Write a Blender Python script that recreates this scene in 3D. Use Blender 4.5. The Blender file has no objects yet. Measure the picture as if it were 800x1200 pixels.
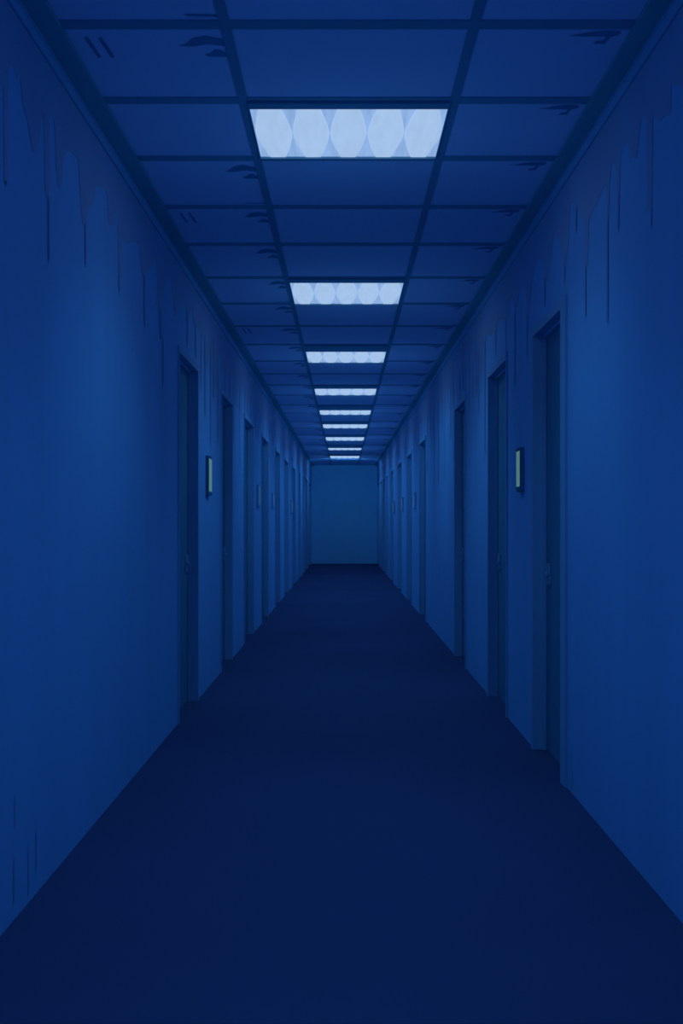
import bpy, bmesh, math, random
from mathutils import Vector
random.seed(11)
S = bpy.context.scene
COL = S.collection

# ------------------------------------------------------------------ dimensions (metres)
F = 1100.0                      # focal length in pixels of the 800x1200 frame
EYE = 1.25
WL, WR = 1.044, 1.061           # half widths of the corridor
Y0, Y1 = -3.0, 30.2             # corridor length
CA, CS = 1.679, 0.0081          # ceiling height above the eye, gentle rise towards the far end
TH = 0.16                       # wall thickness
def ceil_z(y): return EYE + CA + CS * y

# ------------------------------------------------------------------ materials
def mat(name, col, rough=0.9, var=0.06, scale=3.0, stretch=(1, 1, 1), spec=0.05):
    m = bpy.data.materials.new(name); m.use_nodes = True
    nt = m.node_tree; n = nt.nodes; l = nt.links
    b = n['Principled BSDF']
    b.inputs['Roughness'].default_value = rough
    b.inputs['Specular IOR Level'].default_value = spec
    tc = n.new('ShaderNodeTexCoord'); mp = n.new('ShaderNodeMapping')
    mp.inputs['Scale'].default_value = stretch
    nz = n.new('ShaderNodeTexNoise'); nz.inputs['Scale'].default_value = scale
    nz.inputs['Detail'].default_value = 4
    rp = n.new('ShaderNodeValToRGB')
    rp.color_ramp.elements[0].position = 0.3; rp.color_ramp.elements[1].position = 0.7
    rp.color_ramp.elements[0].color = (*[c * (1 - var) for c in col], 1)
    rp.color_ramp.elements[1].color = (*[min(1, c * (1 + var)) for c in col], 1)
    l.new(tc.outputs['Object'], mp.inputs['Vector']); l.new(mp.outputs['Vector'], nz.inputs['Vector'])
    l.new(nz.outputs['Fac'], rp.inputs['Fac']); l.new(rp.outputs['Color'], b.inputs['Base Color'])
    return m
def emit(name, col, strength, var=0.05, scale=8, stretch=(1, 1, 1)):
    m = mat(name, (0.6, 0.7, 0.85), 0.6)
    nt = m.node_tree; n = nt.nodes; l = nt.links
    b = n['Principled BSDF']
    tc = n.new('ShaderNodeTexCoord'); mp = n.new('ShaderNodeMapping'); mp.inputs['Scale'].default_value = stretch
    nz = n.new('ShaderNodeTexNoise'); nz.inputs['Scale'].default_value = scale
    rp = n.new('ShaderNodeValToRGB')
    rp.color_ramp.elements[0].position = 0.3; rp.color_ramp.elements[1].position = 0.7
    rp.color_ramp.elements[0].color = (*[c * (1 - var) for c in col], 1)
    rp.color_ramp.elements[1].color = (*[c * (1 + var) for c in col], 1)
    l.new(tc.outputs['Object'], mp.inputs['Vector']); l.new(mp.outputs['Vector'], nz.inputs['Vector'])
    l.new(nz.outputs['Fac'], rp.inputs['Fac']); l.new(rp.outputs['Color'], b.inputs['Emission Color'])
    b.inputs['Emission Strength'].default_value = strength
    b.inputs['Base Color'].default_value = (0.2, 0.25, 0.3, 1)
    for lk in list(b.inputs['Base Color'].links): l.remove(lk)
    return m
M = dict(
    wall=mat('wall_paint', (0.27, 0.57, 0.86), var=0.035, scale=1.2, stretch=(3, 3, 0.35)),
    wallfar=mat('far_wall_lightened', (0.40, 0.78, 0.95), var=0.03),  # wall colour lightened to stand in for light missing at the far end
    stain=mat('damp_stain', (0.36, 0.49, 0.69), var=0.05, scale=2),
    drip=mat('drip_line', (0.24, 0.45, 0.68), var=0.03),
    floor=mat('floor_carpet', (0.075, 0.105, 0.205), rough=1, var=0.06, scale=0.8, spec=0.0),
    tile=mat('ceiling_tile', (0.70, 0.74, 0.97), var=0.03, scale=1.5),
    mark=mat('tile_damage', (0.10, 0.33, 0.52), var=0.03),
    grid=mat('ceiling_grid_paint', (0.18, 0.40, 0.53), var=0.03),
    edge=mat('ceiling_edge_paint', (0.18, 0.48, 0.55), var=0.03),
    crown=mat('crown_paint', (0.3, 0.58, 0.80), var=0.03),
    groove=mat('crown_groove', (0.16, 0.37, 0.55), var=0.03),
    frame=mat('door_frame_paint', (0.30, 0.54, 0.72), var=0.04, stretch=(3, 3, 0.3)),
    leaf=mat('door_leaf_paint', (0.12, 0.33, 0.44), var=0.05, stretch=(3, 3, 0.3)),
    lock=mat('lock_metal', (0.24, 0.44, 0.57), rough=0.7, var=0.04),
    plate=mat('plaque_body', (0.05, 0.25, 0.36), var=0.03),
    plate_pale=mat('plaque_body_pale', (0.16, 0.46, 0.68), var=0.03),
    glow=emit('plaque_strip_boost', (0.07, 0.17, 0.13), 1.0, 0.06, 20),  # emission added to lift the pale strip, which is no lamp
    dim=emit('plaque_strip_faint_boost', (0.02, 0.055, 0.08), 1.0, 0.06, 20),  # weaker added emission for the farther strips
    lens=emit('lamp_lens', (0.365, 0.52, 0.74), 1.0, 0.04, 30, (1, 0.2, 1)),
    diff=emit('lamp_diffuser', (0.255, 0.41, 0.68), 1.0, 0.12, 40, (1, 0.1, 1)),
)

# ------------------------------------------------------------------ helpers
def link(name, bm, mats, parent=None, loc=(0, 0, 0)):
    bmesh.ops.recalc_face_normals(bm, faces=bm.faces[:])
    me = bpy.data.meshes.new(name); bm.to_mesh(me); bm.free()
    if not isinstance(mats, (list, tuple)): mats = [mats]
    for m in mats: me.materials.append(m)
    o = bpy.data.objects.new(name, me); COL.objects.link(o)
    o.location = loc
    if parent: o.parent = parent
    return o
def hexa(bm, x0, x1, y0, y1, zb, zt, slot=0):
    """box whose bottom / top may be given as numbers or as functions of y"""
    fb = zb if callable(zb) else (lambda y: zb)
    ft = zt if callable(zt) else (lambda y: zt)
    v = [bm.verts.new(p) for p in ((x0, y0, fb(y0)), (x1, y0, fb(y0)), (x1, y1, fb(y1)), (x0, y1, fb(y1)),
                                   (x0, y0, ft(y0)), (x1, y0, ft(y0)), (x1, y1, ft(y1)), (x0, y1, ft(y1)))]
    fs = []
    for q in ((0, 3, 2, 1), (4, 5, 6, 7), (0, 1, 5, 4), (1, 2, 6, 5), (2, 3, 7, 6), (3, 0, 4, 7)):
        f = bm.faces.new([v[i] for i in q]); f.material_index = slot; fs.append(f)
    return fs
def bevel(bm, w, seg=1):
    bmesh.ops.bevel(bm, geom=bm.edges[:], offset=w, segments=seg, affect='EDGES', profile=0.5)
def box(name, m, x0, x1, y0, y1, zb, zt, parent=None, bv=0.0, loc=(0, 0, 0)):
    bm = bmesh.new(); hexa(bm, x0, x1, y0, y1, zb, zt)
    if bv: bevel(bm, bv)
    return link(name, bm, m, parent, loc)
def empty(name, loc):
    o = bpy.data.objects.new(name, None); COL.objects.link(o); o.location = loc
    o.empty_display_size = 0.1
    return o
def tag(o, label=None, cat=None, group=None, kind=None):
    if label: o['label'] = label
    if cat: o['category'] = cat
    if group: o['group'] = group
    if kind: o['kind'] = kind
    return o

# ------------------------------------------------------------------ doors: (near y, far y, head height above the eye)
DL = [(5.89, 6.68, 1.130), (7.92, 8.73, 1.152), (9.77, 10.78, 1.163), (11.83, 12.86, 1.165), (14.2, 15.2, 1.180),
      (16.4, 17.5, 1.190), (18.9, 20.0, 1.212), (21.5, 22.3, 1.25), (23.4, 24.4, 1.275), (25.5, 26.7, 1.29), (27.5, 29.6, 1.30)]
DR = [(4.46, 5.28, 1.097), (6.08, 6.90, 1.122), (8.13, 8.98, 1.136), (12.16, 13.17, 1.165), (14.7, 15.8, 1.178),
      (17.26, 18.4, 1.208), (20.1, 21.3, 1.224), (22.7, 23.7, 1.248), (24.3, 25.4, 1.26), (26.3, 27.8, 1.28), (28.2, 29.7, 1.31)]

# ------------------------------------------------------------------ stains traced on the walls
def to_wall(px, py, side):
    off = (403 - px) if side < 0 else (px - 403)
    y = F * (WL if side < 0 else WR) / off
    return y, EYE + (615 - py) * y / F
# lower edge of the damp band, in thirds of a pixel
EL = [(0, 300), (10, 300), (13, 640), (24, 655), (27, 300), (30, 250), (38, 220), (48, 240), (58, 280), (70, 268), (78, 360), (92, 410),
      (105, 480), (115, 530), (122, 540), (130, 515), (137, 490), (143, 460), (147, 395), (154, 420), (157, 660), (164, 710), (171, 705), (173, 420),
      (180, 408), (190, 425), (197, 600), (205, 658), (215, 660), (222, 560), (232, 535), (245, 525), (258, 545),
      (275, 560), (282, 700), (290, 790), (300, 800), (305, 740), (318, 722), (328, 725), (335, 655), (350, 660), (375, 672),
      (382, 790), (398, 790), (405, 740), (412, 760), (418, 960), (425, 980), (428, 835), (445, 855), (470, 848), (490, 865),
      (497, 950), (504, 980), (515, 960), (530, 940), (540, 918), (552, 940), (558, 1100), (568, 1100), (575, 1020), (590, 965),
      (605, 1010), (612, 1100), (620, 1115), (628, 1065), (640, 1075), (655, 1080), (660, 1130), (672, 1075), (680, 1150), (700, 1155)]
TL = [(167, 174, 705, 930), (297, 303, 790, 940), (416, 421, 975, 1030), (505, 510, 980, 1155), (560, 568, 1100, 1195),
      (656, 660, 1100, 1215), (685, 690, 1150, 1260), (570, 574, 1200, 1359), (718, 723, 1190, 1464), (748, 752, 1200, 1401), (15, 22, 655, 660)]
ER = [(780, 300), (740, 300), (738, 400), (710, 410), (705, 430), (690, 415), (675, 408), (672, 740), (655, 742), (652, 405), (640, 410),
      (630, 440), (618, 555), (593, 555), (592, 520), (585, 500), (575, 510), (562, 530), (557, 700), (551, 700), (545, 590), (540, 570), (530, 580),
      (524, 640), (519, 780), (513, 780), (510, 655), (500, 665), (480, 715), (458, 745), (450, 780), (446, 940), (437, 940), (434, 770), (425, 770), (420, 765),
      (412, 740), (400, 710), (392, 705), (385, 720), (378, 850), (368, 940), (358, 940), (352, 860), (340, 830), (325, 820),
      (318, 880), (310, 940), (304, 990), (295, 990), (290, 910), (275, 910), (262, 930), (250, 985), (243, 1060), (238, 1120),
      (230, 1120), (226, 1010), (210, 1012), (197, 1070), (190, 1110), (185, 1045), (172, 1060), (165, 1125), (157, 1140),
      (152, 1125), (135, 1127), (122, 1170), (108, 1180), (90, 1175)]
TR = [(668, 672, 740, 805), (551, 557, 700, 815), (513, 519, 780, 1140), (436, 441, 940, 1118), (404, 408, 740, 820),
      (364, 367, 940, 1000), (293, 297, 990, 1085), (231, 235, 1120, 1260), (189, 192, 1110, 1356), (157, 160, 1140, 1250),
      (121, 124, 1170, 1254), (52, 56, 1200, 1395), (5, 9, 1200, 1374)]
FACE = 0.0015
def head_limit(doors, ya, yb):
    for a, b, h in doors:
        if yb > a - 0.02 and ya < b + 0.02: return EYE + h + 0.02
    return 0
def wall(name, side, doors):
    W = WL if side < 0 else WR
    xi, xo = side * W, side * (W + TH)
    bm = bmesh.new()
    cuts = [Y0] + [c for d in doors for c in d[:2]] + [Y1 + TH]
    for i in range(0, len(cuts), 2):
        hexa(bm, min(xi, xo), max(xi, xo), cuts[i], cuts[i + 1], 0, ceil_z)
    for a, b, h in doors:
        hexa(bm, min(xi, xo), max(xi, xo), a, b, EYE + h, ceil_z)
    bmesh.ops.remove_doubles(bm, verts=bm.verts[:], dist=0.0005)
    bmesh.ops.recalc_face_normals(bm, faces=bm.faces[:])
    def face(pts, off, slot):
        vs = [bm.verts.new((xi - side * off, y, z)) for y, z in pts]
        if side < 0: vs = vs[::-1]
        f = bm.faces.new(vs); f.material_index = slot
    # traced band
    E = [to_wall(x / 3 + (0 if side < 0 else 540), y / 3, side) for x, y in (EL if side < 0 else ER)]
    E.sort(key=lambda p: p[0])
    # the same band carried on towards the far end and back past the viewer
    rnd = random.Random(5 if side < 0 else 8)
    def more(y, yend, step):
        out = []
        while (y < yend):
            base = rnd.uniform(0.30, 0.42); w = rnd.uniform(0.08, 0.22) * step
            out += [(y, ceil_z(y) - base), (y + w, ceil_z(y) - base - rnd.uniform(-.05, .05))]
            y += w + 0.02 * step
            d = rnd.uniform(0.45, 0.75); ww = rnd.uniform(0.04, 0.10) * step
            out += [(y, ceil_z(y) - d), (y + ww, ceil_z(y) - d - .04)]
            y += ww + 0.03 * step
        return out
    near = more(Y0 + 0.05, E[0][0] - 0.25, 0.8)
    far = more(E[-1][0] + 0.06, Y1 - 0.5, 1.7)
    E = near + E + far + [(Y1 - 0.02, ceil_z(Y1) - 0.36)]
    for (ya, za), (yb, zb) in zip(E[:-1], E[1:]):
        if yb - ya < 1e-4: continue
        lim = head_limit(doors, ya, yb)
        face([(ya, max(za, lim)), (yb, max(zb, lim)), (yb, ceil_z(yb) - 0.01), (ya, ceil_z(ya) - 0.01)], FACE, 1)
    # thin runs of damp
    for xa, xb, pa, pb in (TL if side < 0 else TR):
        o = 0 if side < 0 else 540
        y0, z0 = to_wall(xa / 3 + o, pa / 3 - 4, side); y1, z1 = to_wall(xb / 3 + o, pb / 3, side)
        if y0 > y1: y0, y1 = y1, y0
        zl = to_wall((xa + xb) / 6 + o, pb / 3, side)[1]; zt = to_wall((xa + xb) / 6 + o, pa / 3 - 4, side)[1]
        face([(y0, zl + .02), ((y0 + y1) / 2, zl), (y1, zl + .02), (y1, zt), (y0, zt)], FACE * 2, 2)
    y = (E[-1][0] if not far else far[0][0])
    while y < Y1 - 1:
        w = rnd.uniform(0.025, 0.04); lim = head_limit(doors, y, y + w)
        zl = max(ceil_z(y) - rnd.uniform(0.7, 1.35), lim)
        face([(y, zl), (y + w, zl), (y + w, ceil_z(y) - 0.34), (y, ceil_z(y) - 0.34)], FACE * 2, 2)
        y += rnd.uniform(0.25, 0.6)
    # scratches near the floor
    sc = [(16, 1005, 1060), (33, 988, 1052), (42, 971, 1023), (17, 932, 970)] if side < 0 else [(669.5, 880, 905), (671, 902, 918), (669.5, 915, 926)]
    for px, pa, pb in sc:
        ya, za = to_wall(px - .6, pa, side); yb, _ = to_wall(px + .6, pa, side); zb = to_wall(px, pb, side)[1]
        if ya > yb: ya, yb = yb, ya
        face([(ya, zb), (yb, zb + .01), (yb, za), (ya, za - .01)], FACE, 2)
    me = bpy.data.meshes.new(name); bm.to_mesh(me); bm.free()
    for k in ('wall', 'stain', 'drip'): me.materials.append(M[k])
    o = bpy.data.objects.new(name, me); COL.objects.link(o)
    return tag(o, 'long blue %s corridor wall with dark damp stains dripping from its top' % ('left' if side < 0 else 'right'), 'wall', kind='structure')
wall('wall_left', -1, DL)
wall('wall_right', 1, DR)
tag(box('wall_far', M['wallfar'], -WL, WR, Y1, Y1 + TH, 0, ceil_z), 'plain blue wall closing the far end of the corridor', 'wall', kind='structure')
tag(box('wall_back', M['wall'], -WL, WR, Y0 - TH, Y0, 0, ceil_z), 'plain blue wall behind the viewer', 'wall', kind='structure')
tag(box('floor', M['floor'], -WL - TH, WR + TH, Y0 - TH, Y1 + TH, -0.1, 0), 'dark navy corridor floor running to the far wall', 'floor', kind='structure')

# ------------------------------------------------------------------ ceiling
def dist(py): return F * CA / (615 - F * CS - py)
ROWS = [dist(p) for p in (28, 117, 185, 242, 286, 325, 355.5, 381.8, 403.5, 423, 438, 451, 462.8, 474.2, 483.9, 493.9,
                          501.5, 509.4, 514.5, 521, 526.7, 532.5, 538)]
PRE = [ROWS[0] - 0.56 * k for k in range(10, 0, -1)]
LINES = PRE + ROWS
RX0, RX1 = -0.405, 0.4435       # the two long runners
EX0, EX1 = -0.962, 0.986        # inner edges of the dark edge strips
bm = bmesh.new()
hexa(bm, -WL - TH, WR + TH, Y0 - TH, Y1 + TH, ceil_z, lambda y: ceil_z(y) + 0.1)
bmesh.ops.recalc_face_normals(bm, faces=bm.faces[:])
def cpoly(pts):
    vs = [bm.verts.new((x, y, ceil_z(y) - 0.0015)) for x, y in pts]
    # keep the face looking down
    f = bm.faces.new(vs); f.normal_update()
    if f.normal.z > 0: f.normal_flip()
    f.material_index = 1
GUN = [(0, .10), (.12, .085), (.26, .05), (.40, .03), (.60, .035), (.63, .065), (.60, .10), (.53, .11), (.50, .22), (.36, .215), (.38, .18), (.46, .165), (.47, .11), (.2, .11)]
LEFT1 = [(0, .30), (.12, .27), (.28, .16), (.50, .12), (.78, .18), (.78, .30), (.50, .27), (.25, .31)]
LEFT2 = [(.40, .46), (.52, .43), (.60, .36), (.68, .37), (.78, .43), (.78, .50), (.45, .50)]
rnd = random.Random(3)
for i in range(len(LINES) - 1):
    a, b = LINES[i] + .03, LINES[i + 1] - .03
    # here v = 0 is the far (lower in the picture) ... marks hang just past the nearer bar
    d = b - a
    k = rnd.uniform(.8, 1.05)
    if True:   # broken corner, right-hand column
        x1 = EX1 - 0.025
        cpoly([(x1 + (u - .63) * .28 * k, a + v * d * .9) for u, v in GUN])
    if i != 11:
        x1 = RX0 - 0.02
        cpoly([(x1 + (u - .78) * .20 * k, a + v * d * .75) for u, v in LEFT1])
        cpoly([(x1 + (u - .78) * .20 * k, a + v * d * .75) for u, v in LEFT2])
        if i % 3 == 0: cpoly([(x1 - .11, b - .035), (x1, b - .03), (x1, b - .017), (x1 - .10, b - .022)])
    if i in (10, 13, 17):
        for s in (0.052, 0.100):
            x = EX0 + s
            cpoly([(x, a + .12 * d), (x + .015, a + .10 * d), (x + .026, a + .38 * d), (x + .012, a + .39 * d)])
me = bpy.data.meshes.new('ceiling'); bm.to_mesh(me); bm.free()
me.materials.append(M['tile']); me.materials.append(M['mark'])
ceiling = bpy.data.objects.new('ceiling', me); COL.objects.link(ceiling)
tag(ceiling, 'blue suspended tile ceiling in a dark grid with chipped tile corners', 'ceiling', kind='structure')
BT = 0.006
def under(t0, t1): return (lambda y: ceil_z(y) - t1), (lambda y: ceil_z(y) - t0)
for x in (RX0, RX1):
    zb, zt = under(-0.001, BT); box('main_runner', M['grid'], x - .018, x + .018, Y0, Y1, zb, zt, ceiling)
for i, y in enumerate(LINES + [Y1 - 0.03]):
    if y < Y0: continue
    zb, zt = under(-0.001, BT * .8); w = 0.027
    box('cross_bar', M['grid'], EX0, EX1, y - w, y + w, zb, zt, ceiling)
# dark edge strips and painted crown strips
zb, zt = under(-0.001, 0.02)
tag(box('trim_1', M['edge'], -WL, EX0, Y0, Y1, zb, zt), 'dark edge strip between ceiling tiles and left wall', 'trim', kind='structure')
tag(box('trim_2', M['edge'], EX1, WR, Y0, Y1, zb, zt), 'dark edge strip between ceiling tiles and right wall', 'trim', kind='structure')
for nm, side, W in (('trim_3', -1, WL), ('trim_4', 1, WR)):
    bm = bmesh.new()
    def strip(p, t0, t1, slot):
        x0, x1 = side * W, side * (W - p)
        zb, zt = under(t0, t1); hexa(bm, min(x0, x1), max(x0, x1), Y0, Y1, zb, zt, slot)
    strip(.007, .021, .030, 0)
    strip(.004, .030, .035, 1)
    strip(.007, .035, .076, 0)
    strip(.004, .076, .081, 1)
    o = link(nm, bm, [M['crown'], M['groove']])
    tag(o, 'thin grooved crown moulding along the top of the %s wall' % ('left' if side < 0 else 'right'), 'trim', kind='structure')

# ------------------------------------------------------------------ ceiling lights
LAMP_COL = (0.085, 0.42, 1.0); LAMP_W = 4.1; POINT_W = 1.65
LX0, LX1 = -0.386, 0.424
def ceiling_light(ya, yb, y_open, label, k=1.0):
    yc = (ya + yb) / 2; xc = (LX0 + LX1) / 2; zc = ceil_z(yc)
    r = empty('ceiling_light', (xc, yc, zc))
    tag(r, label, 'ceiling light', 'fluorescent panels down the middle of the ceiling')
    hw = (LX1 - LX0) / 2; hl = (yb - ya) / 2
    def cz(t): return lambda y: CS * y - t
    # frame: thin dark rim, wider on the near side
    bm = bmesh.new()
    nb = ya - y_open
    for x0, x1, y0, y1 in ((-hw - .004, hw + .004, -hl - nb, -hl), (-hw - .004, hw + .004, hl, hl + .02),
                           (-hw - .004, -hw, -hl, hl), (hw, hw + .004, -hl, hl)):
        hexa(bm, x0, x1, y0, y1, cz(.016), cz(0))
    link('frame', bm, M['grid'], r)
    bm = bmesh.new(); hexa(bm, -hw, hw, -hl, hl, cz(.006), cz(0)); link('diffuser', bm, M['diff'], r)
    # five barrel-shaped bright lens cells
    n = 5; cw = 2 * hw / n
    for c in range(n):
        bm = bmesh.new(); cx = -hw + cw * (c + .5); ring = []
        N = 10
        for j in range(N + 1):
            t = -1 + 2 * j / N
            half = cw * ((.23 if t > 0 else .27) + (.265 if t > 0 else .225) * (1 - abs(t) ** 1.5))
            ring.append((half, t * hl * .985))
        pts = [(cx + h, y) for h, y in ring] + [(cx - h, y) for h, y in reversed(ring)]
        lo = [bm.verts.new((cx + (x - cx) * .93, y * .99, CS * y - .011)) for x, y in pts]
        hi = [bm.verts.new((x, y, CS * y - .005)) for x, y in pts]
        bm.faces.new(lo)
        for a in range(len(pts)):
            b = (a + 1) % len(pts)
            bm.faces.new((lo[a], lo[b], hi[b], hi[a]))
        link('lens', bm, M['lens'], r)
    # the louvred tube light itself: shines down out of the panel
    L = bpy.data.lights.new('tube_light', 'AREA'); L.shape = 'RECTANGLE'
    L.size = 2 * hw * .96; L.size_y = 2 * hl * .96; L.energy = LAMP_W * k; L.color = LAMP_COL
    L.spread = math.radians(112 if y_open < 8 else (140 if y_open < 18.5 else 164))
    lo = bpy.data.objects.new('tube_light', L); COL.objects.link(lo); lo.parent = r
    lo.location = (0, 0, -.02)
    if ya > 25:                                    # lamp tilted and boosted as added fill for the dim end wall
        L.size_y = .12; L.spread = math.radians(175)
        lo.location = (0, hl + .05, -.075); lo.rotation_euler = (math.radians(68), 0, 0); L.energy = 9
    P = bpy.data.lights.new('fill_point', 'POINT'); P.energy = POINT_W * min(k, 1.7); P.color = LAMP_COL  # unseen fill light added below each panel to even out walls and ceiling
    P.shadow_soft_size = 0; P.specular_factor = 0
    po = bpy.data.objects.new('fill_point', P); COL.objects.link(po); po.parent = r
    po.location = (0, 0, -.62)
    return r
PXL = [(123.5, 182, 117), (329, 355, 325), (410.5, 424, 403.5), (454.2, 462.3, 451), (479.7, 485.4, 475), (496.3, 501.2, 493.9),
       (511.5, 515.9, 509.4), (524.3, 527, 521), (533.7, 536.6, 532.5)]
LAB = ['largest and nearest bright ceiling light panel with five lens cells', 'second nearest bright ceiling light panel, just beyond the largest one',
       'third bright ceiling light panel from the viewer', 'fourth bright ceiling light panel from the viewer',
       'fifth bright ceiling light panel, midway down the row of nine', 'fourth ceiling light panel counted back from the far wall',
       'third ceiling light panel counted back from the far wall', 'second last thin ceiling light panel before the far wall',
       'last and smallest ceiling light panel closest to the far wall']
POWER = (1, 1.08, 1.2, 1.3, 1.4, 1.45, 1.6, 1.7, 2.2)   # panels farther along are spaced wider; power raised to even out the light
for (a, b, o), lb, pw in zip(PXL, LAB, POWER):
    ceiling_light(dist(a), dist(b), dist(o), lb, pw)
ceiling_light(1.49, 2.03, 1.45, 'ceiling light panel overhead just in front of the viewer')
ceiling_light(-0.75, -0.21, -0.79, 'ceiling light panel overhead just behind the viewer')

# ------------------------------------------------------------------ doors
num = 0
ORD = ['nearest', 'second', 'third', 'fourth', 'fifth', 'sixth', 'seventh', 'eighth', 'ninth', 'tenth', 'farthest']
REC = 0.062
def door(side, i, a, b, h):
    global num
    num += 1
    W = WL if side < 0 else WR
    r = empty('door_%d' % num, (side * W, a, 0))
    sd = 'left' if side < 0 else 'right'
    tag(r, '%s dark navy recessed door along the %s wall, counted from the viewer' % (ORD[i], sd) if 0 < i < 10 else
        '%s dark navy recessed door of the %s wall' % (ORD[i], sd), 'door', kind='structure')
    cn, cf, ch = ((0.10, 0.06, 0.05) if i == 0 else (0.02, 0.05, 0.05)) if side > 0 else (0.012, 0.03, 0.045)
    w = b - a; H = EYE + h
    def X(p0, p1): q = (side * p0, side * p1); return min(q), max(q)      # outward from the wall face
    bm = bmesh.new()
    e = .001
    x0, x1 = X(-.012, TH - .005)
    hexa(bm, x0, x1, e, cn, 0, H - e); hexa(bm, x0, x1, w - cf, w - e, 0, H - e)
    hexa(bm, x0, x1, cn, w - cf, H - ch, H - e)
    # stop bead
    x0, x1 = X(REC - .022, REC - .002)
    hexa(bm, x0, x1, w - cf - .014, w - cf, 0, H - ch); hexa(bm, x0, x1, cn, w - cf, H - ch - .014, H - ch)
    link('door_frame', bm, M['frame'], r)
    x0, x1 = X(REC, REC + .045)
    bm = bmesh.new(); hexa(bm, x0, x1, cn, w - cf, .004, H - ch)
    leaf = link('door_leaf', bm, M['leaf'], r)
    # lock plate with a lever, near the far edge
    zc = 0.98; yc = w - cf - .085
    x0, x1 = X(REC - .010, REC + .001)
    bm = bmesh.new(); hexa(bm, x0, x1, yc - .035, yc + .035, zc - .06, zc + .06); bevel(bm, .003)
    lp = link('lock_plate', bm, M['lock'], leaf)
    bm = bmesh.new()
    x0, x1 = X(REC - .022, REC - .009); hexa(bm, x0, x1, yc - .022, yc + .022, zc - .012, zc + .012)
    bevel(bm, .003)
    link('door_handle', bm, M['lock'], leaf)
for i, d in enumerate(DL): door(-1, i, *d)
for i, d in enumerate(DR): door(1, i, *d)

# ------------------------------------------------------------------ narrow plaques on the walls
def plaque(side, y, w, zc, h, label, m='dim'):
    W = WL if side < 0 else WR
    r = empty('wall_plaque', (side * W, y, zc))
    tag(r, label, 'wall plaque', 'narrow plaques between the doors')
    def X(p0, p1): q = (side * -p0, side * -p1); return min(q), max(q)
    x0, x1 = X(0, .026)
    bm = bmesh.new(); hexa(bm, x0, x1, 0, w, -h / 2, h / 2); bevel(bm, .002)
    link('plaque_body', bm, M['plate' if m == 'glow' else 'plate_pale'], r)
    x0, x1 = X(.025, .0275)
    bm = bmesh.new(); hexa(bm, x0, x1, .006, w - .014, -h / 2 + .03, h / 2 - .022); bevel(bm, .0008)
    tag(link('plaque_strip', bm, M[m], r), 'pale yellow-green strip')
G = 'narrow plaque with pale strip on the '
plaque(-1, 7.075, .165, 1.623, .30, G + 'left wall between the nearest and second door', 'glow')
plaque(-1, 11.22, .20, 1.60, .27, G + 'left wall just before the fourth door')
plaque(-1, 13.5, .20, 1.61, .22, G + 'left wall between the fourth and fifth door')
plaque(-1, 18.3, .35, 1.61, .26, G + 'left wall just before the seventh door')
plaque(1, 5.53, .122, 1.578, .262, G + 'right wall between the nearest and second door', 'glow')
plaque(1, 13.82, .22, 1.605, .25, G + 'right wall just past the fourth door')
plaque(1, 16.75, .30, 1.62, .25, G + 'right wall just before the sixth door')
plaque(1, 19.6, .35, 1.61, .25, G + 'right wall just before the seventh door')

# ------------------------------------------------------------------ camera, world, view
cam = bpy.data.cameras.new('camera'); co = bpy.data.objects.new('camera', cam); COL.objects.link(co)
co.location = (0, 0, EYE); co.rotation_euler = (math.pi / 2, 0, 0)
cam.sensor_fit = 'VERTICAL'; cam.sensor_height = 36; cam.sensor_width = 24; cam.lens = 36 * F / 1200
cam.shift_x = -3 / 1200; cam.shift_y = 15 / 1200
cam.clip_start = 0.02
S.camera = co
w = bpy.data.worlds.new('world'); S.world = w; w.use_nodes = True
w.node_tree.nodes['Background'].inputs['Color'].default_value = (0.005, 0.02, 0.06, 1)
w.node_tree.nodes['Background'].inputs['Strength'].default_value = 0.3
S.cycles.max_bounces = 16; S.cycles.diffuse_bounces = 12
S.cycles.sample_clamp_indirect = 4
S.view_settings.view_transform = 'Standard'; S.view_settings.look = 'None'
S.view_settings.gamma = 1; S.view_settings.exposure = 0
S.view_settings.use_curve_mapping = False
